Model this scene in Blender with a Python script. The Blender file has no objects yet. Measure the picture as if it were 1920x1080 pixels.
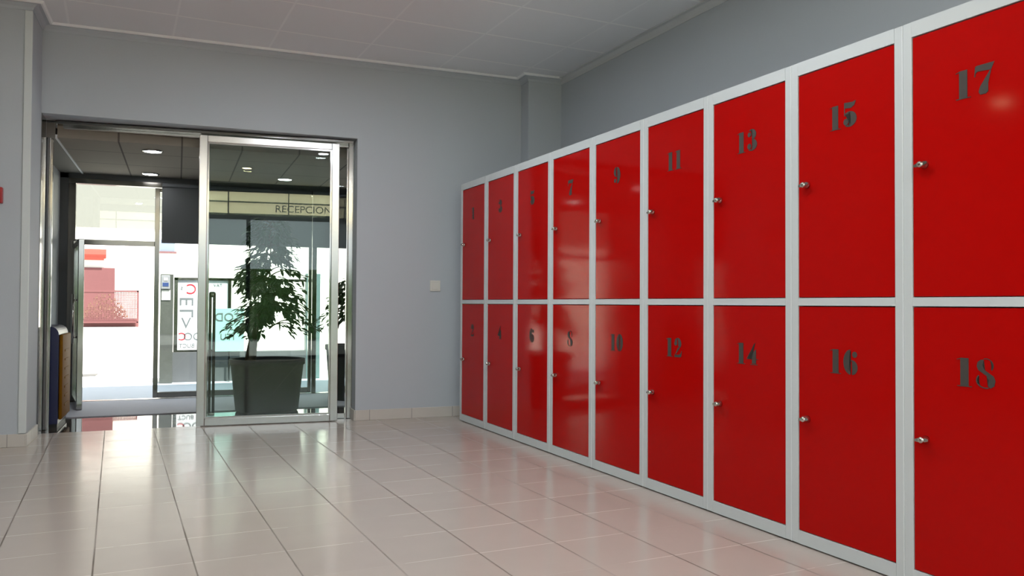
import bpy, bmesh, math, random
from mathutils import Vector, Matrix
random.seed(7)
S = bpy.context.scene
C = S.collection
PI = math.pi

# ------------------------------------------------------------------ camera, world, sun, exposure
WY = 0.0430            # lockers and right wall stand turned by this against the back wall
EYE = 0.8893
YAW, PITCH, ROLL, FPX = 0.38811, 0.019466, 0.0054656, 1532.15
f_ = Vector((math.sin(YAW)*math.cos(PITCH), math.cos(YAW)*math.cos(PITCH), math.sin(PITCH)))
r_ = Vector((math.cos(YAW), -math.sin(YAW), 0)); u_ = r_.cross(f_)
cr, sr = math.cos(ROLL), math.sin(ROLL)
rr = cr*r_ + sr*u_; uu = -sr*r_ + cr*u_
cam_d = bpy.data.cameras.new('camera'); cam = bpy.data.objects.new('camera', cam_d); C.objects.link(cam)
cam.matrix_world = Matrix(((rr.x, uu.x, -f_.x, 0), (rr.y, uu.y, -f_.y, 0), (rr.z, uu.z, -f_.z, EYE), (0, 0, 0, 1)))
cam_d.sensor_width = 36; cam_d.lens = FPX/1920*36; cam_d.clip_start = 0.05; cam_d.clip_end = 200
S.camera = cam

world = bpy.data.worlds.new('sky'); S.world = world; world.use_nodes = True
bg = world.node_tree.nodes['Background']
bg.inputs[0].default_value = (0.86, 0.93, 1.0, 1); bg.inputs[1].default_value = 1.6

sun_d = bpy.data.lights.new('sun', 'SUN'); sun_d.energy = 9.5; sun_d.angle = math.radians(.6); sun_d.color = (1, .97, .92)
sun = bpy.data.objects.new('sun', sun_d); C.objects.link(sun); sun.location = (4, -12, 20)
sun.rotation_euler = Vector((-.22, .52, -.98)).to_track_quat('-Z', 'Y').to_euler()

S.view_settings.view_transform = 'Standard'; S.view_settings.look = 'None'
S.view_settings.gamma = 1; S.view_settings.use_curve_mapping = False
S.view_settings.exposure = 0.58

# ------------------------------------------------------------------ materials
def srgb(r, g, b):
    t = []
    for c in (r, g, b):
        c /= 255
        t.append(c/12.92 if c <= .04045 else ((c+.055)/1.055)**2.4)
    return (*t, 1)
MATS = {}
def mat(name, col, rough=.5, metal=0, spec=.5, noise=None, bump=0, nscale=20, emit=None):
    m = bpy.data.materials.new(name); m.use_nodes = True; nt = m.node_tree; b = nt.nodes['Principled BSDF']
    b.inputs['Base Color'].default_value = col; b.inputs['Roughness'].default_value = rough
    b.inputs['Metallic'].default_value = metal; b.inputs['Specular IOR Level'].default_value = spec
    if noise or bump:
        tc = nt.nodes.new('ShaderNodeTexCoord'); n = nt.nodes.new('ShaderNodeTexNoise')
        n.inputs['Scale'].default_value = nscale; n.inputs['Detail'].default_value = 5
        nt.links.new(tc.outputs['Object'], n.inputs['Vector'])
        if noise:
            mx = nt.nodes.new('ShaderNodeMix'); mx.data_type = 'RGBA'
            mx.inputs[6].default_value = tuple(c*(1-noise) for c in col[:3])+(1,)
            mx.inputs[7].default_value = tuple(min(1, c*(1+noise)) for c in col[:3])+(1,)
            nt.links.new(n.outputs['Fac'], mx.inputs[0]); nt.links.new(mx.outputs[2], b.inputs['Base Color'])
        if bump:
            bp = nt.nodes.new('ShaderNodeBump'); bp.inputs['Strength'].default_value = bump; bp.inputs['Distance'].default_value = .01
            nt.links.new(n.outputs['Fac'], bp.inputs['Height']); nt.links.new(bp.outputs[0], b.inputs['Normal'])
    if emit:
        b.inputs['Emission Color'].default_value = col; b.inputs['Emission Strength'].default_value = emit
    MATS[name] = m
    return m
def glass_mat(name, tint, ior=1.6, rough=0):
    m = bpy.data.materials.new(name); m.use_nodes = True; nt = m.node_tree; nt.nodes.clear()
    o = nt.nodes.new('ShaderNodeOutputMaterial'); mx = nt.nodes.new('ShaderNodeMixShader')
    t = nt.nodes.new('ShaderNodeBsdfTransparent'); t.inputs[0].default_value = (*tint, 1)
    g = nt.nodes.new('ShaderNodeBsdfGlossy'); g.inputs['Roughness'].default_value = rough; g.inputs[0].default_value = (.95, 1, .97, 1)
    fr = nt.nodes.new('ShaderNodeFresnel'); fr.inputs[0].default_value = ior
    # same reflectance from either side of each surface
    geo = nt.nodes.new('ShaderNodeNewGeometry'); ms = nt.nodes.new('ShaderNodeMath'); ms.operation = 'MULTIPLY_ADD'
    ms.inputs[1].default_value = (1/ior - ior); ms.inputs[2].default_value = ior
    nt.links.new(geo.outputs['Backfacing'], ms.inputs[0])
    # Fresnel already inverts the index on back faces; feeding 1/ior there cancels that
    nt.links.new(ms.outputs[0], fr.inputs[0])
    nt.links.new(fr.outputs[0], mx.inputs[0]); nt.links.new(t.outputs[0], mx.inputs[1]); nt.links.new(g.outputs[0], mx.inputs[2])
    nt.links.new(mx.outputs[0], o.inputs[0]); MATS[name] = m
    return m
def grid_mat(name, col, line, ang, ox, tx, oy, ty, wx, wy_, rough=.3, linex=None, noise=.06, spec=.5, nscale=9, bump=.15, rnoise=0, ior=None, worn=0):
    """tiles laid in a rotated grid: joints at ox+i*tx and oy+j*ty"""
    m = bpy.data.materials.new(name); m.use_nodes = True; nt = m.node_tree; b = nt.nodes['Principled BSDF']; N = nt.nodes.new; K = nt.links.new
    tc = N('ShaderNodeTexCoord'); mp = N('ShaderNodeMapping'); mp.inputs['Rotation'].default_value = (0, 0, ang); K(tc.outputs['Object'], mp.inputs[0])
    sp = N('ShaderNodeSeparateXYZ'); K(mp.outputs[0], sp.inputs[0])
    def mth(op, a, b_=None, c_=None):
        n = N('ShaderNodeMath'); n.operation = op
        for i, v in enumerate((a, b_, c_)):
            if v is None: continue
            if isinstance(v, (int, float)): n.inputs[i].default_value = v
            else: K(v, n.inputs[i])
        return n.outputs[0]
    def axis(s, o, t, w):
        q = mth('DIVIDE', mth('SUBTRACT', s, o), t)
        fr = mth('FRACT', q); d = mth('MINIMUM', fr, mth('SUBTRACT', 1, fr))
        cell = mth('FLOOR', q)
        mr = N('ShaderNodeMapRange'); mr.inputs[1].default_value = w/t*.35; mr.inputs[2].default_value = w/t*.65
        mr.inputs[3].default_value = 1; mr.inputs[4].default_value = 0; K(d, mr.inputs[0])
        return mr.outputs[0], cell
    wearn = N('ShaderNodeTexNoise'); wearn.inputs['Scale'].default_value = 2.3; wearn.inputs['Detail'].default_value = 4; K(tc.outputs['Object'], wearn.inputs['Vector'])
    wr_ = N('ShaderNodeMapRange'); wr_.inputs[1].default_value = .38; wr_.inputs[2].default_value = .62; wr_.inputs[3].default_value = 1-worn; wr_.inputs[4].default_value = 1; K(wearn.outputs['Fac'], wr_.inputs[0])
    mx_, cx = axis(sp.outputs[0], ox, tx, wx); my_, cy = axis(sp.outputs[1], oy, ty, wy_)
    mx_ = mth('MULTIPLY', mx_, mth('MULTIPLY_ADD', wr_.outputs[0], .5, .5)); my_ = mth('MULTIPLY', my_, wr_.outputs[0])
    cmb = N('ShaderNodeCombineXYZ'); K(cx, cmb.inputs[0]); K(cy, cmb.inputs[1])
    wn = N('ShaderNodeTexWhiteNoise'); K(cmb.outputs[0], wn.inputs['Vector'])
    ns = N('ShaderNodeTexNoise'); ns.inputs['Scale'].default_value = nscale; ns.inputs['Detail'].default_value = 6; K(tc.outputs['Object'], ns.inputs['Vector'])
    fac = mth('MULTIPLY_ADD', wn.outputs['Value'], .5, mth('MULTIPLY', ns.outputs['Fac'], .5))
    c1 = N('ShaderNodeMix'); c1.data_type = 'RGBA'; K(fac, c1.inputs[0])
    c1.inputs[6].default_value = tuple(c*(1-noise) for c in col[:3])+(1,); c1.inputs[7].default_value = tuple(c*(1+noise) for c in col[:3])+(1,)
    c2 = N('ShaderNodeMix'); c2.data_type = 'RGBA'; K(my_, c2.inputs[0]); K(c1.outputs[2], c2.inputs[6]); c2.inputs[7].default_value = line
    c3 = N('ShaderNodeMix'); c3.data_type = 'RGBA'; K(mx_, c3.inputs[0]); K(c2.outputs[2], c3.inputs[6]); c3.inputs[7].default_value = linex or line
    K(c3.outputs[2], b.inputs['Base Color'])
    if ior: b.inputs['IOR'].default_value = ior
    b.inputs['Specular IOR Level'].default_value = spec
    joint = mth('MAXIMUM', mx_, my_)
    ro = mth('MULTIPLY_ADD', joint, .35, mth('MULTIPLY_ADD', ns.outputs['Fac'], rnoise, rough - rnoise*.5)); K(ro, b.inputs['Roughness'])
    bp = N('ShaderNodeBump'); bp.inputs['Strength'].default_value = bump; bp.inputs['Distance'].default_value = .004; bp.invert = True
    K(mth('MULTIPLY_ADD', ns.outputs['Fac'], .12, joint), bp.inputs['Height']); K(bp.outputs[0], b.inputs['Normal'])
    MATS[name] = m
    return m

WALL = mat('grey_paint', srgb(190, 196, 202), .75, spec=.25, noise=.02, bump=.02, nscale=120)
CEIL = grid_mat('ceiling_tiles', srgb(239, 240, 243), srgb(255, 255, 255), -.06, 2.235, .64, 5.655, .565, .014, .016, linex=srgb(246, 247, 249), rough=.9, noise=.02, spec=.1, nscale=60, bump=.05)
FLOOR = grid_mat('beige_tiles', srgb(186, 175, 166), srgb(200, 190, 181), -.0631, -.3663, .30877, 3.3140, .31322, .006, .004, rough=.15, linex=srgb(116, 106, 97), noise=.05, spec=.5, nscale=7, bump=.12, rnoise=.14, ior=1.28, worn=.85)  # cross joints coloured paler than the long ones to imitate reflected light
SKIRT = grid_mat('skirting_tiles', srgb(206, 200, 192), srgb(150, 145, 140), 0, 1.36, .33, 0.0, .33, .004, .004, rough=.35, noise=.03)
COVE = mat('white_coving', srgb(208, 210, 212), .6, spec=.3, noise=.02)
RED = mat('red_enamel', srgb(182, 10, 8), .08, spec=.1, noise=.03, nscale=3)
LGREY = mat('pale_grey_enamel', srgb(208, 213, 213), .35, spec=.4, noise=.02, nscale=5)
SEAM = mat('white_seam', srgb(232, 236, 236), .4)
INK = mat('dark_grey_stencil_paint', srgb(76, 71, 67), .6, spec=.2)
DARK = mat('dark_gap', srgb(30, 28, 28), .7)
CHROME = mat('polished_steel', srgb(172, 170, 167), .13, metal=1, noise=.05, nscale=4)
BRUSH = mat('brushed_steel', srgb(198, 197, 196), .22, metal=1, noise=.05, nscale=8)
DSTEEL = mat('dark_steel', srgb(128, 126, 122), .16, metal=1, noise=.05)
LOCK = mat('chrome_lock', srgb(200, 196, 190), .12, metal=1, noise=.03)
GLASS = glass_mat('green_tinted_glass', (.87, .93, .90), 1.5)
CLEAR = glass_mat('clear_glass', (.97, .985, .98), 1.45)
THIN = glass_mat('thin_clear_glass', (.97, .985, .98), 1.2)
RUBBER = mat('black_rubber', srgb(24, 24, 24), .5)
CONC = mat('grey_concrete', srgb(118, 118, 114), .7, noise=.12, bump=.1, nscale=14)
STONE = mat('dark_polished_stone', srgb(78, 80, 76), .25, noise=.2, nscale=12)
GRANITE = mat('polished_granite', srgb(70, 64, 60), .03, spec=1.0, noise=.1, nscale=60)
MATG = mat('grey_entrance_mat', srgb(186, 186, 194), .9, noise=.12, bump=.3, nscale=150)
PORCH = mat('bluish_porch_paving', srgb(176, 186, 196), .6, noise=.05, nscale=10)
PAVE = mat('pale_pavement', srgb(214, 210, 202), .85, noise=.05, nscale=4)
FACADE = mat('cream_facade', srgb(240, 238, 226), .8, noise=.02)
CREAM2 = mat('dimmed_upper_facade', srgb(120, 120, 112), .8, noise=.02)  # colour lowered so the upper wall looks dimmer, in place of a shaded soffit
BLIND = mat('charcoal_roller_blind', srgb(104, 107, 111), .85, noise=.04, nscale=200)
VCEIL = grid_mat('vestibule_ceiling_tiles', srgb(140, 132, 122), srgb(92, 86, 80), 0, -.405, .42, 6.9, .6, .012, .010, rough=.9, noise=.04, spec=.1, nscale=40, bump=.05)
VDARK = mat('dark_vestibule_panel', srgb(84, 86, 88), .5, noise=.04)
VGREY = mat('grey_vestibule_panel', srgb(150, 152, 154), .5, noise=.04)
NAVY = mat('navy_plastic', srgb(22, 26, 70), .3, noise=.05)
YELLOW = mat('yellow_plastic', srgb(122, 80, 5), .6, spec=.1, noise=.04)
POT = mat('charcoal_planter', srgb(34, 34, 35), .6, noise=.08, spec=.1, nscale=30)
SOIL = mat('potting_soil', srgb(62, 46, 34), .95, noise=.3, bump=.5, nscale=60)
BARK = mat('grey_brown_bark', srgb(92, 76, 60), .9, noise=.25, bump=.4, nscale=50)
LEAF = mat('dark_green_leaf', srgb(44, 72, 36), .4, noise=.25, nscale=8)
LEAF2 = mat('yellow_green_leaf', srgb(120, 112, 60), .5, noise=.25, nscale=8)
PLASTIC = mat('ivory_plastic', srgb(222, 220, 212), .35, noise=.02)
ALARM = mat('red_plastic', srgb(170, 16, 24), .35, noise=.03)
ROSE = mat('faded_red_paint', srgb(104, 62, 62), .7, noise=.08)
AWN = mat('red_awning_cloth', srgb(126, 46, 30), .7, noise=.04)
POSTER = mat('white_poster', srgb(236, 240, 240), .5, noise=.01)
TEAL = mat('pale_teal_poster', srgb(170, 214, 204), .5, noise=.01)
INKR = mat('red_print', srgb(200, 30, 50), .5); INKG = mat('grey_print', srgb(110, 116, 118), .5)
BLUEP = mat('blue_label', srgb(50, 70, 120), .4); WINB = mat('blue_grey_window', srgb(120, 130, 145), .3)
LAMPW = mat('white_lamp_glow', (.87, .94, 1, 1), emit=290); LAMPY = mat('warm_lamp_glow', (1, .72, .40, 1), emit=60)
VLAMP = mat('vestibule_lamp_glow', (1, .99, .97, 1), emit=18)
HEDGE = mat('hedge_green', srgb(92, 120, 62), .9, noise=.4, bump=.8, nscale=12)
FROST = mat('cream_glowing_glass', (1, .88, .56, 1), .6, emit=2.8)  # emission stands in for daylight through the panels and helps fill the room

# ------------------------------------------------------------------ helpers
def link(name, me, m, parent=None, smooth=False):
    o = bpy.data.objects.new(name, me); C.objects.link(o)
    if m: me.materials.append(m)
    if parent: o.parent = parent
    if smooth:
        for p in me.polygons: p.use_smooth = True
    return o
class MB:
    def __init__(s): s.bm = bmesh.new()
    def box(s, x0, x1, y0, y1, z0, z1, bev=0, seg=2):
        vs = [s.bm.verts.new(p) for p in ((x0,y0,z0),(x1,y0,z0),(x1,y1,z0),(x0,y1,z0),(x0,y0,z1),(x1,y0,z1),(x1,y1,z1),(x0,y1,z1))]
        fs = [s.bm.faces.new([vs[i] for i in q]) for q in ((3,2,1,0),(4,5,6,7),(0,1,5,4),(1,2,6,5),(2,3,7,6),(3,0,4,7))]
        if bev:
            es = list({e for f in fs for e in f.edges})
            bmesh.ops.bevel(s.bm, geom=es, offset=bev, segments=seg, affect='EDGES', profile=.5)
        return s
    def lathe(s, prof, cx=0, cy=0, cz=0, n=32, axis='Z', a0=0):
        rings = []
        for r, h in prof:
            ring = []
            for k in range(n):
                a = a0 + 2*PI*k/n; p = (r*math.cos(a), r*math.sin(a), h)
                if axis == 'X': p = (h, r*math.cos(a), r*math.sin(a))
                if axis == 'Y': p = (r*math.cos(a), h, r*math.sin(a))
                ring.append(s.bm.verts.new((cx+p[0], cy+p[1], cz+p[2])))
            rings.append(ring)
        for a, b in zip(rings, rings[1:]):
            for k in range(n):
                s.bm.faces.new((a[k], a[(k+1) % n], b[(k+1) % n], b[k]))
        s.bm.faces.new(rings[0][::-1]); s.bm.faces.new(rings[-1])
        return s
    def tube(s, pts, rad, n=8):
        rads = rad if isinstance(rad, (list, tuple)) else [rad]*len(pts)
        pts = [Vector(p) for p in pts]; rings = []
        for i, p in enumerate(pts):
            d = (pts[min(i+1, len(pts)-1)] - pts[max(i-1, 0)]).normalized()
            up = Vector((0, 0, 1)) if abs(d.z) < .9 else Vector((1, 0, 0))
            a = d.cross(up).normalized(); b = d.cross(a)
            rings.append([s.bm.verts.new(p + rads[i]*(math.cos(2*PI*k/n)*a + math.sin(2*PI*k/n)*b)) for k in range(n)])
        for a, b in zip(rings, rings[1:]):
            for k in range(n): s.bm.faces.new((a[k], a[(k+1) % n], b[(k+1) % n], b[k]))
        s.bm.faces.new(rings[0][::-1]); s.bm.faces.new(rings[-1])
        return s
    def prism(s, pts, f, t):
        """pts: 2D outline, f maps (u,v,w)->xyz, extruded w from 0 to t"""
        a = [s.bm.verts.new(f(u, v, 0)) for u, v in pts]; b = [s.bm.verts.new(f(u, v, t)) for u, v in pts]
        s.bm.faces.new(a[::-1]); s.bm.faces.new(b); n = len(pts)
        for i in range(n): s.bm.faces.new((a[i], a[(i+1) % n], b[(i+1) % n], b[i]))
        return s
    def obj(s, name, m, parent=None, smooth=False):
        bmesh.ops.recalc_face_normals(s.bm, faces=s.bm.faces)
        me = bpy.data.meshes.new(name); s.bm.to_mesh(me); s.bm.free()
        return link(name, me, m, parent, smooth)
def box(name, m, dims, parent=None, bev=0): return MB().box(*dims, bev=bev).obj(name, m, parent)
def st(o, label=None):
    o['kind'] = 'structure'
    if label: o['label'] = label
    return o
def tag(o, label, cat, group=None, kind=None):
    o['label'] = label; o['category'] = cat
    if group: o['group'] = group
    if kind: o['kind'] = kind
    return o
def empty(name, loc, rz=0, label=None, cat=None, group=None):
    o = bpy.data.objects.new(name, None); o.empty_display_size = .1; C.objects.link(o); o.location = loc; o.rotation_euler = (0, 0, rz)
    if label: tag(o, label, cat, group)
    return o
def rot(x, y, a): c, s = math.cos(a), math.sin(a); return (c*x-s*y, s*x+c*y)

YB = 6.184; HC = 2.735; HD = 2.142; XL = -.855; XR = 1.252   # back wall plane, ceiling, opening
HV = 2.03; YO = 8.19                                        # vestibule ceiling, outer front
# ------------------------------------------------------------------ room shell
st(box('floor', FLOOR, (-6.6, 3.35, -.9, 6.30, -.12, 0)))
st(box('floor_threshold', GRANITE, (-1.0, 1.9, 6.30, YO, -.12, 0)))
m = MB()                                                    # back wall around the opening
m.box(XR, 3.3, YB, YB+.24, 0, HC+.15); m.box(-6.6, XL, YB, YB+.24, 0, HC+.15); m.box(XL, XR, YB, YB+.24, HD, HC+.15)
st(m.obj('wall_back', WALL))
st(box('wall_left_pier', WALL, (-6.6, XL, 5.78, YB-.001, 0, HC+.15)))
st(box('wall_right_pier', WALL, (2.600, 3.3, 6.03, YB-.001, 0, HC+.15)))
# right wall, turned like the lockers
wr = MB().box(3.15, 3.35, -1.0, 6.02, 0, HC+.15).obj('wall_right', WALL); wr.rotation_euler.z = WY; st(wr)
st(box('wall_left', VDARK, (-6.6, -6.5, -.9, 5.78, 0, HC+.15)))
st(box('ceiling', CEIL, (-6.6, 3.35, -.9, YB, HC, HC+.12)))
# glazed wall behind the camera
YR = -.8
m = MB(); xs = [-1.9, -1.0, .10, 1.75, 3.0]
for x in xs: m.box(x-.03, x+.03, YR-.05, YR+.03, 0, 2.25)
m.box(-1.93, 3.2, YR-.04, YR+.03, 2.18, 2.27); m.box(-1.93, 3.2, YR-.04, YR+.03, 2.605, HC+.1); m.box(-1.93, 3.2, YR-.04, YR+.03, 0, .06)
m.box(-1.93, 3.2, YR-.03, YR+.02, 2.440, 2.460)
for x in (-1.1, -.2, .7, 1.6, 2.5): m.box(x-.008, x+.008, YR-.03, YR+.02, 2.27, 2.605)
m.box(3.0, 3.3, YR-.1, YR+.05, 0, HC+.1); m.box(-6.5, -1.93, YR-.1, YR+.03, 0, HC+.1)
st(m.obj('wall_front', mat('charcoal_paint', srgb(58, 64, 66), .7)))
w3 = st(box('window_1', CLEAR, (-1.9, 3.0, YR-.006, YR, .06, 2.18)))
w4 = st(box('window_2', FROST, (-1.9, 3.0, YR-.014, YR-.008, 2.27, 2.605)))
def text_obj(name, s, size, m, parent, loc, rotm, ext=.001, mirror=False, sx=1.0):
    cu = bpy.data.curves.new(name, 'FONT'); cu.body = s; cu.size = size; cu.extrude = ext; cu.align_x = 'CENTER'; cu.align_y = 'CENTER'
    t = bpy.data.objects.new(name, cu); C.objects.link(t); bpy.context.view_layer.update()
    me = bpy.data.meshes.new_from_object(t.evaluated_get(bpy.context.evaluated_depsgraph_get())); bpy.data.objects.remove(t)
    M = Matrix.Translation(loc) @ rotm @ Matrix.Diagonal((-sx if mirror else sx, 1, 1, 1)); me.transform(M)
    if mirror: me.flip_normals()
    return link(name, me, m, parent)
# the lettering faces the rear side, so it reads the right way round in the door glass
text_obj('lettering', 'RECEPCION', .155, INKG, w4, (.93, YR-.004, 2.355), Matrix.Rotation(PI/2, 4, 'X'), ext=.0015, mirror=False, sx=1.05)

# roof slabs, plus an unseen rear canopy added to block the sun
st(box('roof', CONC, (-6.7, 3.45, -.95, 6.42, HC+.15, HC+.25)))
st(box('roof_porch', CONC, (-6.7, 4.2, 6.44, 8.36, HV+.14, HV+.24)))
st(box('sun_blocking_canopy', CONC, (-4.2, 4.2, -2.1, -.95, HC+.02, HC+.14)))  # added out of view to keep the sun off the rear glazing

# coving round the ceiling
m = MB()
def cove(m, a, b, n):
    """a->b along the wall line, n = direction into the room"""
    a = Vector((*a, 0)); b = Vector((*b, 0)); n = Vector((*n, 0))
    prof = [(0, -.048), (.006, -.048), (.010, -.030), (.030, -.012), (.052, -.010), (.052, 0), (0, 0)]
    A = [m.bm.verts.new((a+n*u)+Vector((0, 0, HC+v))) for u, v in prof]; B = [m.bm.verts.new((b+n*u)+Vector((0, 0, HC+v))) for u, v in prof]
    m.bm.faces.new(A); m.bm.faces.new(B[::-1]); k = len(prof)
    for i in range(k): m.bm.faces.new((A[i], B[i], B[(i+1) % k], A[(i+1) % k]))
P_ = [(-6.5, 5.78), (XL, 5.78), (XL, YB), (2.600, YB), (2.600, 6.03), (2.90, 6.03)]; Nn = [(0, -1), (1, 0), (0, -1), (-1, 0), (0, -1)]
prof = [(0, -.048), (.006, -.048), (.010, -.030), (.030, -.012), (.052, -.010), (.052, 0), (0, 0)]; rings = []
for i, p in enumerate(P_):                                  # mitred at every corner
    ns = [Nn[j] for j in (i-1, i) if 0 <= j < len(Nn)]; n = Vector((sum(q[0] for q in ns), sum(q[1] for q in ns), 0))
    rings.append([m.bm.verts.new(Vector((*p, HC+v)) + n*u) for u, v in prof])
for A, B in zip(rings, rings[1:]):
    for k in range(len(prof)): m.bm.faces.new((A[k], B[k], B[(k+1) % len(prof)], A[(k+1) % len(prof)]))
m.bm.faces.new(rings[0]); m.bm.faces.new(rings[-1][::-1])
t1 = st(m.obj('trim_1', WALL))
EDGE = mat('white_edge_strip', srgb(246, 247, 248), .5)
m = MB(); rings = []
for i, p in enumerate(P_):
    ns = [Nn[j] for j in (i-1, i) if 0 <= j < len(Nn)]; n = Vector((sum(q[0] for q in ns), sum(q[1] for q in ns), 0))
    rings.append([m.bm.verts.new(Vector((*p, HC+v)) + n*u) for u, v in ((.050, -.014), (.062, -.014), (.070, -.004), (.070, 0), (.050, 0))])
for A, B in zip(rings, rings[1:]):
    for k in range(5): m.bm.faces.new((A[k], B[k], B[(k+1) % 5], A[(k+1) % 5]))
m.bm.faces.new(rings[0]); m.bm.faces.new(rings[-1][::-1]); m.obj('edge_strip', EDGE, t1)
m = MB(); p0 = rot(3.15, -.8, WY); p1 = rot(3.15, 6.17, WY); cove(m, p0, p1, (-math.cos(WY), -math.sin(WY))); st(m.obj('trim_2', COVE))
# skirting tiles
st(box('baseboard_back', SKIRT, (XR+.0, 2.60, YB-.011, YB, 0, .078), bev=.002))
st(box('baseboard_reveal', SKIRT, (XR-.010, XR, YB, YB+.14, 0, .078), bev=.002))
st(box('baseboard_left', SKIRT, (-6.5, XL, 5.769, 5.78, 0, .078), bev=.002))
st(box('baseboard_pier', SKIRT, (XL, XL+.010, 5.769, YB+.010, 0, .078), bev=.002))
m = MB(); m.box(XL-.038, XL+.002, 5.772, 5.78, .082, HC-.05, bev=.001); m.box(XL, XL+.004, 5.772, 5.79, .082, HC-.05, bev=.001)
st(m.obj('trim_3', mat('white_corner_guard', srgb(212, 218, 218), .5)), 'white plastic corner guard on the left pier')

# ------------------------------------------------------------------ entrance: steel frame (turned slightly), sliding leaf
EA = -.064
fr = empty('trim_4', (0.147, 6.262, 0), EA); st(fr)
def L2(x): return x-.147                       # frame-local x from world x
yA, yB_ = .12, .20
m = MB(); m.box(L2(-.875), L2(-.838), yA, yB_, 0, HD-.005, bev=.004); m.box(L2(-.838), L2(-.830), yA+.03, yB_-.03, 0, 2.09); m.obj('door_jamb', CHROME, fr)
m = MB(); m.box(L2(1.205), L2(1.25), yA, yB_, 0, HD-.005, bev=.004); m.box(L2(1.197), L2(1.205), yA+.03, yB_-.03, 0, 2.09); m.obj('door_jamb', CHROME, fr)
m = MB(); m.box(L2(-.838), L2(1.205), yA, yB_, 2.092, HD-.008, bev=.004); m.obj('header', CHROME, fr)
box('track', DSTEEL, (L2(-.80), L2(1.235), .045, yA-.004, 2.112, HD-.008), fr, bev=.003)
st(box('trim_7', CHROME, (XL+.0005, XL+.004, YB+.012, YB+.20, .0, HD-.002)))
# fixed side panel behind the sliding leaf
sp = empty('door_2', (0.147, 6.262, 0), EA); st(sp)
m = MB(); m.box(L2(.155), L2(.20), .14, .18, 0.0, 2.088, bev=.003); m.box(L2(.20), L2(1.195), .14, .18, 0.0, .04, bev=.003); m.obj('panel_frame', BRUSH, sp)
box('glass_pane', THIN, (L2(.20), L2(1.195), .157, .163, .04, 2.088), sp)

def leaf(name, w, h, z0, fr_w, bot, mat_f, mat_g, loc, rz, dpt=.042):
    t = empty(name, loc, rz); st(t)
    m = MB()
    m.box(0, fr_w, 0, dpt, z0, h, bev=.003); m.box(w-fr_w, w, 0, dpt, z0, h, bev=.003)
    m.box(fr_w, w-fr_w, 0, dpt, z0, z0+bot, bev=.003); m.box(fr_w, w-fr_w, 0, dpt, h-fr_w*.85, h, bev=.003)
    m.obj('leaf_frame', mat_f, t)
    m = MB(); a = .012                        # glazing bead
    m.box(fr_w, fr_w+a, .006, .022, z0+bot, h-fr_w*.85); m.box(w-fr_w-a, w-fr_w, .006, .022, z0+bot, h-fr_w*.85)
    m.box(fr_w+a, w-fr_w-a, .006, .022, z0+bot, z0+bot+a); m.box(fr_w+a, w-fr_w-a, .006, .022, h-fr_w*.85-a, h-fr_w*.85)
    m.obj('glazing_bead', CHROME, t)
    box('glass_pane', mat_g, (fr_w, w-fr_w, .018, .024, z0+bot, h-fr_w*.85), t)
    return t
dl = leaf('door_1', .992, 2.092, .004, .056, .052, BRUSH, GLASS, (0.130, 6.259, 0), EA)
m = MB()
for dx in (.085, .112):
    m.tube([(dx, .062, .07), (dx, .062, .93), (dx, .060, .95)], .010, 12)
m.box(.075, .122, .040, .075, .07, .09, bev=.003); m.box(.075, .122, .040, .075, .925, .965, bev=.012)
m.obj('door_handle', DSTEEL, dl, True)

# ------------------------------------------------------------------ vestibule
st(box('ceiling_vestibule', VCEIL, (-.79, 1.9, 6.44, 8.14, HV, HV+.10)))
st(box('ceiling_soffit', mat('grey_soffit', srgb(112, 108, 102), .8), (-1.05, -.802, 6.44, 8.14, HV-.004, HV+.10)))
st(box('trim_5', COVE, (-.802, -.790, 6.44, 8.14, HV-.008, HV+.02)))
st(box('wall_vestibule_left', VGREY, (-1.05, -.97, 6.44, 8.14, 0, HV-.008)))
m = MB(); m.box(-.97, -.945, 6.5, 7.25, .0, 1.93, bev=.004); st(m.obj('wall_panel', VDARK))
st(box('wall_vestibule_right', VDARK, (1.9, 1.98, 6.44, 8.14, 0, HV+.1)))
mt = tag(box('entrance_mat', MATG, (-.93, 1.85, 7.07, 8.10, 0.0, .008), bev=.002), 'grey ribbed entrance mat lying in the vestibule between the two glass fronts', 'mat')
# outer steel front
of = st(empty('trim_6', (0, YO, 0)))
for a, b in ((-.907, -.848), (1.60, 1.66), (1.22, 1.262)): box('post', DSTEEL, (a, b, -.03, .03, 0, 1.94), of, bev=.003)
box('lintel', DSTEEL, (-.907, 1.66, -.035, .035, 1.94, 1.985), of, bev=.003)
box('lintel_board', VDARK, (-1.0, 1.9, -.03, .05, 1.985, HV+.10), of)
box('transom_rail', DSTEEL, (-.848, -.203, -.025, .025, 1.398, 1.444), of, bev=.003)
box('side_panel', VDARK, (-1.05, -.907, -.03, .03, 0, HV+.1), of)
box('sill', BRUSH, (-.907, 1.66, -.04, .04, 0, .006), of)
o = st(box('window_3', CLEAR, (-.848, -.203, YO-.003, YO+.003, 1.444, 1.94)))
o = st(box('window_4', CLEAR, (1.262, 1.60, YO+.012, YO+.018, .006, 1.94)))
def outer_leaf(nm, x0, x1, hand):
    t = st(empty(nm, (x0, YO, 0))); w = x1-x0
    m = MB(); m.box(0, .040, -.022, .022, .012, 1.935, bev=.003); m.box(w-.03, w, -.022, .022, .012, 1.935, bev=.003)
    m.box(.040, w-.03, -.022, .022, .012, .062, bev=.003); m.box(.040, w-.03, -.022, .022, 1.90, 1.935, bev=.003); m.obj('leaf_frame', DSTEEL, t)
    box('glass_pane', CLEAR, (.040, w-.03, -.003, .003, .062, 1.90), t)
    return t
outer_leaf('door_4', -.203, 1.215, 1)
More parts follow.
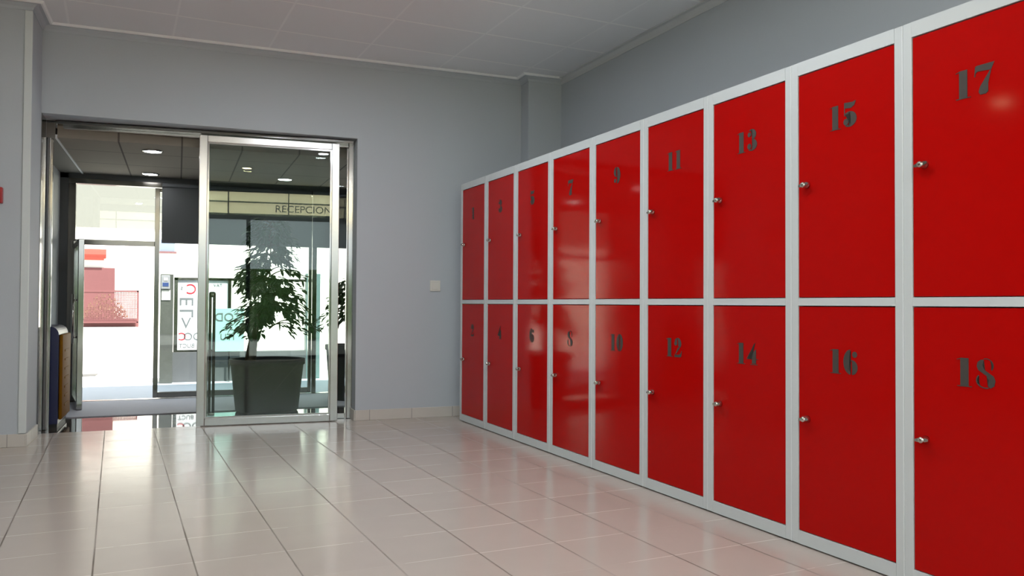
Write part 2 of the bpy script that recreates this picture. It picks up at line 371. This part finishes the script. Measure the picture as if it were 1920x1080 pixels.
# the opened outer leaf, standing edge-on to the camera
ol = st(empty('door_3', (-.838, YO-.035, 0), math.radians(-81)))
m = MB(); w = .69
m.box(0, .05, -.022, .022, .012, 1.40, bev=.004); m.box(w-.05, w, -.022, .022, .012, 1.40, bev=.004); m.box(.05, w-.05, -.022, .022, .012, .07, bev=.003); m.box(.05, w-.05, -.022, .022, 1.35, 1.40, bev=.003)
m.obj('leaf_frame', CHROME, ol); box('glass_pane', CLEAR, (.05, w-.05, -.003, .003, .07, 1.35), ol)
m = MB(); m.tube([(w-.03, -.055, .55), (w-.03, -.055, .95)], .012, 12); m.tube([(w-.03, -.022, .6), (w-.03, -.055, .6)], .008, 8); m.tube([(w-.03, -.022, .9), (w-.03, -.055, .9)], .008, 8)
m.obj('door_handle', CHROME, ol, True)
box('hinge', DSTEEL, (-.012, .03, -.03, .03, 1.36, 1.43), ol, bev=.008)
# roller blinds
for i, (a, b, lab) in enumerate(((-.150, 1.205, 'wide charcoal roller blind lowered over the upper part of the outer glass front'), (1.21, 1.59, 'narrow charcoal roller blind in the rightmost bay of the outer front'))):
    t = empty('roller_blind', (a, YO-.055, 0), 0, lab, 'blind', 'blinds on the outer glass front'); w = b-a
    MB().lathe([(.018, .005), (.018, w-.005)], 0, 0, 1.965, 16, 'X').obj('roller', BLIND, t, True)
    box('cloth', BLIND, (.005, w-.005, .012, .0135, 1.445, 1.965), t); box('bottom_bar', BLIND, (.005, w-.005, .006, .019, 1.43, 1.447), t, bev=.003)

# ceiling lamps, some of them unseen fill lamps added to brighten the room
def lamp(x, y, z, glow, lab, r=.062, group='recessed ceiling lamps'):
    t = empty('ceiling_lamp', (x, y, z), 0, lab, 'lamp', group)
    MB().lathe([(r+.012, 0), (r+.012, -.004), (r+.004, -.010), (r, -.010), (r, -.002), (r-.004, 0)], 0, 0, 0, 40).obj('ring', CHROME, t, True)
    MB().lathe([(r-.002, -.003), (r-.002, -.007)], 0, 0, 0, 40).obj('diffuser', glow, t)
lamp(-.24, 7.93, HV, VLAMP, 'round recessed lamp in the vestibule ceiling above the open outer doorway')
lamp(.90, 7.75, HV, VLAMP, 'round recessed lamp in the vestibule ceiling above the ficus')
lamp(-.19, 6.72, HV, VLAMP, 'round recessed lamp in the vestibule ceiling just behind the door header')
for x, y, g, lab in ((.155, .8, LAMPY, 'warm recessed lamp overhead near the camera, mirrored at the top of the sliding door'), (-2.76, 4.7, LAMPY, 'warm recessed lamp overhead left of the door, mirrored in locker 17'),
                     (-.85, .6, LAMPW, 'added white fill lamp overhead left of the camera'), (-.7, -.4, LAMPW, 'added white fill lamp overhead behind the camera to the left'),  # both added out of view as fill
                     (1.13, 2.2, LAMPW, 'white recessed lamp overhead in the middle of the locker room'), (1.5, -.3, LAMPW, 'added white fill lamp overhead behind the camera by the nearest lockers'),
                     (.6, 3.8, LAMPW, 'added white fill lamp overhead halfway between the camera and the sliding door'), (.8, 4.5, LAMPW, 'added white fill lamp overhead nearest the sliding door')):  # both added to brighten the far end of the room
    lamp(x, y, HC, g, lab)

# ------------------------------------------------------------------ lockers
def ell(cx, cy, rx, ry, a0, a1, n=14):
    return [(cx+rx*math.cos(math.radians(a0+(a1-a0)*i/n)), cy+ry*math.sin(math.radians(a0+(a1-a0)*i/n))) for i in range(n+1)]
def digit(d):
    """stencil fat-face figures, height 1, list of outlines"""
    o = []
    def cres(cx, cy, rx, ry, irx, iry, a0, a1, n=14):
        o.append(ell(cx, cy, rx, ry, a0, a1, n) + ell(cx, cy, irx, iry, a1, a0, n))
    def dot(cx, cy, r): o.append(ell(cx, cy, r, r, 0, 337.5, 15))
    if d == '1':
        o.append([(.16, .03), (.46, .03), (.46, .97), (.16, .97)]); o.append([(.04, 0), (.58, 0), (.58, .025), (.04, .025)]); o.append([(.03, .90), (.15, .93), (.15, .955), (.03, .925)]); return o, .62
    if d == '0':
        cres(.36, .5, .34, .5, .10, .47, 95, 265); cres(.36, .5, .34, .5, .10, .47, -85, 85); return o, .72
    if d == '2':
        dot(.17, .72, .125); cres(.34, .70, .30, .30, .06, .27, -30, 150); o.append([(.36, .50), (.60, .56), (.22, .20), (.06, .10), (.06, .04)])
        o.append([(.05, .02), (.22, .14), (.42, .12), (.60, .20), (.66, .34), (.69, .34), (.64, .06), (.55, 0), (.05, 0)]); return o, .74
    if d == '3':
        dot(.16, .76, .11); dot(.16, .22, .13); cres(.32, .745, .30, .255, .06, .225, -75, 130); cres(.32, .27, .36, .27, .08, .24, -130, 75); return o, .74
    if d == '4':
        o.append([(.36, .06), (.62, .06), (.62, .72), (.36, .52)]); o.append([(.02, .25), (.34, .25), (.34, .28), (.06, .28), (.46, .92), (.60, 1), (.56, 1), (.02, .30)]); o.append([(.64, .25), (.76, .25), (.76, .28), (.64, .28)])
        o.append([(.26, 0), (.72, 0), (.72, .03), (.26, .03)]); return o, .78
    if d == '5':
        o.append([(.10, .78), (.40, .74), (.58, .82), (.66, 1), (.62, 1), (.50, .96), (.10, 1)]); o.append([(.08, .46), (.11, .46), (.11, 1), (.08, 1)]); dot(.17, .22, .13); cres(.34, .31, .36, .31, .07, .28, -130, 130); return o, .74
    if d == '6' or d == '9':
        cres(.40, .50, .38, .5, .09, .46, 100, 262); cres(.44, .29, .28, .29, .05, .26, -85, 110); dot(.58, .80, .12)
        if d == '9': o[:] = [[(.76-x, 1-y) for x, y in p] for p in o]
        return o, .76
    if d == '7':
        o.append([(.06, .74), (.14, .80), (.62, .76), (.74, 1), (.10, 1)]); o.append([(.03, .64), (.06, .64), (.09, .98), (.06, .98)])
        o.append([(.58, .74), (.62, .74), (.52, .34), (.52, .06), (.44, 0), (.24, 0), (.18, .10), (.24, .28)]); return o, .76
    if d == '8':
        o.append([(.10, .86), (.07, .72), (.12, .60), (.42, .42), (.50, .26), (.46, .08), (.56, .02), (.68, .10), (.72, .28), (.66, .42), (.36, .60), (.28, .74), (.32, .94), (.22, .95)])
        cres(.40, .76, .26, .24, .235, .215, -40, 110); cres(.38, .26, .34, .26, .30, .23, 140, 290); return o, .78
def numeral(s, cy, cz, h, parent, x0=-.0007):
    gl = [digit(c) for c in s]; sc = h; gap = .07
    W = (sum(g[1] for g in gl) + gap*(len(gl)-1))*sc; off = -W/2; m = MB()
    for outs, w in gl:
        for pl in outs:
            m.prism(pl, lambda u, v, t: (x0+t*.0012-.0012, cy-(off+u*sc), cz-h/2+v*sc), 1)
        off += (w+gap)*sc
    bmesh.ops.triangulate(m.bm, faces=m.bm.faces[:])
    return m.obj('numeral', INK, parent)
LW = .49597; LH = 1.8; DEP = .50
def locker(i):
    n1, n2 = str(2*i+1), str(2*i+2)
    x, y = rot(2.24952, 5.83487-i*LW, WY)
    t = empty('locker', (x, y, 0), WY)
    tag(t, 'two-tier pale grey steel locker with glossy red doors numbered %s and %s' % (n1, n2), 'locker', 'row of red lockers along the right wall')
    g = .0006; y1 = -g; y0 = -LW+g; a = .034; zt, zm1, zm0, zb = 1.752, .917, .889, .054
    m = MB()
    m.box(0, DEP, y0, y0+a-.002, .006, LH, bev=.0015); m.box(0, DEP, y1-a+.002, y1, .006, LH, bev=.0015)        # sides with front stiles
    ya, yb = y0+a-.002, y1-a+.002
    m.box(0, DEP, ya, yb, zt, LH); m.box(0, DEP, ya, yb, zm0, zm1); m.box(0, DEP, ya, yb, .006, zb); m.box(DEP-.01, DEP, ya, yb, zb, zt)
    for fx in (.04, DEP-.06):
        for fy in (y0+.02, y1-.05): m.box(fx, fx+.03, fy, fy+.03, 0, .006)
    m.obj('body', LGREY, t)
    box('seam_strip', SEAM, (-.0012, .004, y0-.0008, y0+.0022, .006, LH-.002), t)
    for (za, zb_, num) in ((zm1, zt, n1), (zb, zm0, n2)):
        dg = .0022
        d = MB().box(.003, .020, ya+dg, yb-dg, za+dg, zb_-dg*1.6, bev=.0022, seg=2).obj('door', RED, t)
        zc = (za+zb_)/2+.0; yk = yb-.046
        k = MB(); k.lathe([(.013, .003), (.013, -.003), (.0115, -.006), (.0105, -.020), (.008, -.026), (.003, -.028)], 0, yk, zc, 20, 'X')
        k.lathe([(.0035, -.020), (.0035, -.026)], 0, yk, zc, 8, 'X')
        k.bm.verts.ensure_lookup_table()
        o = k.obj('lock', LOCK, d, True)
        wv = MB(); wv.prism([(-.024, -.003), (-.014, -.006), (.014, -.006), (.024, -.003), (.024, .003), (.014, .006), (-.014, .006), (-.024, .003)], lambda u, v, q: (-.012-q*.008, yk+u, zc+v+u*-.12), 1)
        wv.obj('turn_lever', LOCK, o)
        numeral(num, (ya+yb)/2, zb_-.195, .088, d, x0=.0025)
for i in range(9): locker(i)

# ------------------------------------------------------------------ small things on the walls
t = empty('light_switch', (1.873, YB, 1.028), 0, 'square ivory light switch on the grey back wall beside the lockers', 'switch')
box('plate', PLASTIC, (-.042, .042, -.010, 0, -.042, .042), t, bev=.003); box('rocker', PLASTIC, (-.028, .028, -.014, -.009, -.028, .028), t, bev=.002)
t = empty('alarm_button', (-1.041, 5.78, 1.532), 0, 'red fire alarm button on the left pier at the edge of view', 'alarm')
box('case', ALARM, (-.048, .048, -.045, 0, -.048, .048), t, bev=.004); box('press_panel', mat('dark_red', srgb(90, 6, 10), .3), (-.03, .03, -.048, -.044, -.03, .03), t, bev=.001)
t = empty('emergency_light', (-1.16, 5.78, 2.68), 0, 'ivory emergency light high on the left pier', 'lamp')
box('case', PLASTIC, (-.13, .13, -.06, 0, -.045, .045), t, bev=.006); box('lens', PLASTIC, (-.11, .11, -.066, -.058, -.032, .032), t, bev=.003)

# navy and yellow bin
t = empty('recycling_bin', (-.845, 6.78, 0), 0, 'narrow navy blue collection bin with a yellow side, standing behind the left door jamb', 'bin')
def archprism(m, y0, y1, x0, x1, z0, z1, r):
    pts = [(x0, z0), (x1, z0), (x1, z1-r)] + [(x1-r+r*math.cos(a), z1-r+r*math.sin(a)) for a in [PI/2*k/6 for k in range(1, 7)]] + [(x0, z1)]
    m.prism(pts, lambda u, v, q: (u, y0+(y1-y0)*q, v), 1)
m = MB(); archprism(m, -.26, .26, -.085, .075, .03, .715, .06); m.obj('body', NAVY, t)
m = MB(); m.box(.075, .098, -.235, .235, .055, .655, bev=.011, seg=3); m.obj('side_panel', YELLOW, t, True)
m = MB()
for k in range(7): m.box(.097, .102, -.12+.008*(k % 2), .10-.01*(k % 3), .14+k*.065, .155+k*.065, bev=.002)
m.obj('raised_ribs', YELLOW, t)
box('foot', RUBBER, (-.075, .07, -.24, .24, 0, .03), t)

# ------------------------------------------------------------------ potted ficus trees
def plant(x, y, rt, rb, hp, top, spread, seed, label, n_br=46, zlow=.5, lean=0, thick=.03):
    rnd = random.Random(seed)
    t = empty('potted_ficus', (x, y, .0085), 0, label, 'plant', 'potted ficus trees in the vestibule')
    MB().lathe([(rb, 0), (rb+.004, .01), (rt-.012, hp-.05), (rt, hp-.045), (rt, hp), (rt-.022, hp), (rt-.03, hp-.05)], 0, 0, 0, 48).obj('pot', POT, t, True)
    MB().lathe([(rt-.03, hp-.07), (rt-.03, hp-.04)], 0, 0, 0, 32).obj('soil', SOIL, t)
    m = MB(); pts = []
    for k in range(9):
        q = k/8; pts.append((lean*(1-min(1, q*1.6)) + .015*math.sin(q*6+seed), .02*math.cos(q*5), hp-.05+(top-hp-.1)*q))
    m.tube(pts, [thick*(1-min(.88, .2*k+(.25 if k > 3 else 0))) for k in range(9)], 12)
    lm = bmesh.new()
    def leafq(p, d, s):
        d = d.normalized(); side = d.cross(Vector((rnd.uniform(-.4, .4), rnd.uniform(-.4, .4), 1))).normalized(); nrm = side.cross(d)
        prof = ((0, 0), (.35, .36), (.65, .30), (1, 0)); L = []; R = []; M_ = []
        for q, w in prof:
            c = p + d*s*q - Vector((0, 0, 1))*s*.18*q*q
            M_.append(lm.verts.new(c)); 
            if 0 < q < 1: L.append(lm.verts.new(c+side*w*s*.62+nrm*s*.06)); R.append(lm.verts.new(c-side*w*s*.62+nrm*s*.06))
        lm.faces.new((M_[0], M_[1], L[0])); lm.faces.new((M_[0], R[0], M_[1]))
        lm.faces.new((M_[1], M_[2], L[1], L[0])); lm.faces.new((M_[1], R[0], R[1], M_[2]))
        lm.faces.new((M_[2], M_[3], L[1])); lm.faces.new((M_[2], R[1], M_[3]))
    for b in range(n_br):
        q = rnd.uniform(.0, 1); z = zlow + (top-zlow-.15)*q; a = rnd.uniform(0, 2*PI)
        ln = spread*(1-.62*q)*rnd.uniform(.55, 1.05)
        p = Vector((.01, 0, z)); d = Vector((math.cos(a), math.sin(a), rnd.uniform(.25, .8))); bp = [p.copy()]
        for s_ in range(7):
            p = p + d.normalized()*ln/6; d.z -= .26; bp.append(p.copy())
            if s_ > 1:
                for _ in range(4):
                    dd = Vector((d.x+rnd.uniform(-.9, .9), d.y+rnd.uniform(-.9, .9), rnd.uniform(-1.1, .1)))
                    leafq(p+Vector((rnd.uniform(-.02, .02), rnd.uniform(-.02, .02), rnd.uniform(-.02, .02))), dd, rnd.uniform(.05, .085))
        m.tube(bp, [.006*(1-.8*k/7) for k in range(8)], 5)
    m.obj('trunk', BARK, t, True)
    me = bpy.data.meshes.new('foliage'); lm.to_mesh(me); lm.free(); link('foliage', me, LEAF, t)
plant(.69, 7.00, .30, .245, .42, 1.70, .36, 3, 'bushy potted ficus in a large charcoal tapered planter, behind the sliding door glass', n_br=120, zlow=.66, lean=-.14, thick=.048)
plant(1.50, 7.55, .25, .20, .50, 1.30, .34, 11, 'potted ficus at the right side of the vestibule, partly hidden by the door frame', n_br=44, zlow=.68)

# ------------------------------------------------------------------ outside the front
st(box('ground_porch', PORCH, (-6, 8, YO+.0, 9.9, -.12, -.001)))
st(box('ground_street', PAVE, (-14, 16, 9.9, 26, -.14, -.004)))
st(box('ground_rear', mat('grey_pavement', srgb(150, 150, 148), .85, noise=.05), (-14, 14, -12, -.9, -.14, -.004)))
st(box('ground_side', PAVE, (-14, -6.7, -.9, 9.9, -.14, -.004)))
# pier with intercom and low wall carrying the posters
t = st(box('wall_porch_pier', STONE, (-.178, -.045, 9.70, 9.95, 0, 1.195), bev=.006))
t = empty('intercom', (-.125, 9.70, 1.05), 0, 'grey door intercom with a blue label on the stone pier outside the glass door', 'intercom')
box('case', mat('grey_plastic', srgb(140, 142, 144), .5), (-.045, .045, -.025, 0, -.02, .13), t, bev=.006); box('name_label', BLUEP, (-.03, .03, -.028, -.024, .01, .05), t); box('dial', PLASTIC, (-.02, .02, -.03, -.024, .07, .105), t, bev=.004)
tag(box('notice_card', PLASTIC, (-.165, -.075, 9.692, 9.70, .91, 1.02), bev=.001), 'small white card below the intercom on the stone pier outside', 'sign')
st(box('wall_porch_low', VDARK, (-.045, 1.40, 9.80, 9.95, 0, .33)))
t = empty('poster_case', (-.02, 9.86, 0), 0, 'glazed poster case with upright white poster, back to the camera, beside the stone pier', 'sign')
m = MB(); m.box(-.02, .02, -.02, .02, .33, 1.16); m.box(.55, .585, -.02, .02, .33, 1.16); m.box(-.02, 1.42, -.02, .02, 1.135, 1.165); m.box(.02, .55, -.02, .02, .33, .355); m.obj('frame', DSTEEL, t)
box('poster', POSTER, (.02, .55, -.004, .004, .355, 1.135), t)
RX = Matrix.Rotation(PI/2, 4, 'X')
def sign_text(s, size, m_, par, x, z, rz=0, y=-.006, sx=1.): text_obj('lettering', s, size, m_, par, (x, y, z), RX @ Matrix.Rotation(rz, 4, 'Z'), mirror=True, sx=sx)
sign_text('C', .16, INKR, t, .16, 1.03); sign_text('s', .07, INKG, t, .06, 1.05); sign_text('E', .21, INKG, t, .12, .90, rz=PI/2); sign_text('L', .21, INKG, t, .12, .77, rz=PI/2)
sign_text('V', .17, INKG, t, .11, .65); sign_text('C', .12, INKR, t, .07, .50); sign_text('OO', .12, INKG, t, .18, .50); sign_text('BUCT', .065, INKG, t, .12, .40)
sign_text('TAVERN'[:3], .05, INKG, t, .44, 1.08)
t = empty('poster_board', (.60, 9.70, 0), 0, 'pale teal board with grey outlined letters, back to the camera, behind the sliding door handle', 'sign')
box('board', TEAL, (-.22, .10, 0, .01, .34, .82), t, bev=.002)
box('stand', DSTEEL, (-.07, -.05, .012, .03, 0, .60), t)
sign_text('COD', .13, INKG, t, -.07, .72, y=-.003); sign_text('24', .09, INKG, t, -.06, .61, y=-.003); sign_text('ITU', .10, INKG, t, -.08, .50, y=-.003)
# teal post by the porch right side
tag(box('porch_post', mat('teal_grey_paint', srgb(100, 122, 122), .5, noise=.05), (1.40, 1.56, 9.80, 9.95, 0, 1.235), bev=.006), 'teal-grey square gate post at the far right end of the porch wall', 'post')

# across the street
YF = 16.0
m = MB(); m.box(-14, 16, YF, YF+.3, 0, 2.19); st(m.obj('wall_facade_lower', FACADE))
st(box('wall_facade_upper', CREAM2, (-14, 16, YF-.02, YF+.3, 2.19, 7.5)))
tag(box('doorway_panel', ROSE, (-1.90, -1.03, YF-.06, YF-.022, .45, 1.485), bev=.01), 'faded red door panel on the white building across the street', 'door')
t = empty('awning', (-1.5, YF-.02, 1.66), 0, 'bright red awning on the white building across the street', 'awning')
m = MB(); m.prism([(0, .15), (0, .0), (-.12, -.02), (-.12, .05)], lambda u, v, q: (-.6+.93*q, u, v), 1); m.obj('canopy', AWN, t)
box('valance', AWN, (-.6, .30, -.13, -.12, -.05, .0), t)
t = empty('facade_window', (-.17, YF-.03, 1.87), 0, 'small blue-grey window with pink sill on the white building across the street', 'window')
box('pane', WINB, (-.16, .11, 0, .03, -.07, .14), t); box('sill', ROSE, (-.2, .14, -.05, .03, -.105, -.07), t)
st(box('wall_street_kerb', FACADE, (-14, 16, 14.9, 15.97, -.004, .469)))
# fence with a planter
t = empty('mesh_fence', (-1.05, 15.0, 0), 0, 'faded red mesh fence panel standing across the street', 'fence')
m = MB()
for k in range(37): x = -.43+k*.0236; m.box(x, x+.011, -.004, .004, .56, 1.06)
for k in range(22): z = .56+k*.0236; m.box(-.43, .43, -.003, .003, z, z+.011)
m.obj('mesh', ROSE, t)
m = MB(); m.box(-.46, .44, -.015, .015, 1.05, 1.08); m.box(-.46, -.43, -.015, .015, .47, 1.08); m.box(.42, .45, -.015, .015, .47, 1.08); m.box(-.46, .44, -.015, .015, .54, .56); m.obj('frame', ROSE, t)
t = empty('street_planter', (-1.05, 15.3, 0), 0, 'long faded red planter with a yellow-green shrub behind the mesh fence', 'planter')
m = MB(); m.box(-.42, .42, -.15, .15, .47, .60, bev=.01)
m.obj('trough', ROSE, t)
rnd = random.Random(5); lm = bmesh.new()
for k in range(900):
    a = rnd.uniform(0, 2*PI); r = .30*math.sqrt(rnd.random()); z = .60+rnd.random()*.44*(1-(r/.34)**2); p = Vector((-.08+r*1.1*math.cos(a), .13*math.sin(a)*r/.3, z))
    d = Vector((rnd.uniform(-1, 1), rnd.uniform(-1, 1), rnd.uniform(-.2, 1))).normalized(); s_ = d.cross(Vector((rnd.random(), rnd.random(), rnd.random()))).normalized()*.014
    v = [lm.verts.new(p-s_), lm.verts.new(p+d*.035), lm.verts.new(p+s_), lm.verts.new(p-d*.012)]; lm.faces.new(v)
me = bpy.data.meshes.new('shrub'); lm.to_mesh(me); lm.free(); link('shrub', me, LEAF2, t)
tag(box('manhole_cover', mat('dark_iron', srgb(84, 84, 82), .6), (-1.25, -.90, 10.95, 11.25, -.004, .004), bev=.001), 'grey drain cover in the bright pavement outside', 'drain')

# behind the camera, only mirrored in the door glass
st(box('wall_rear_garden', HEDGE, (-10, 10, -8.3, -8.1, 0, 1.7)))
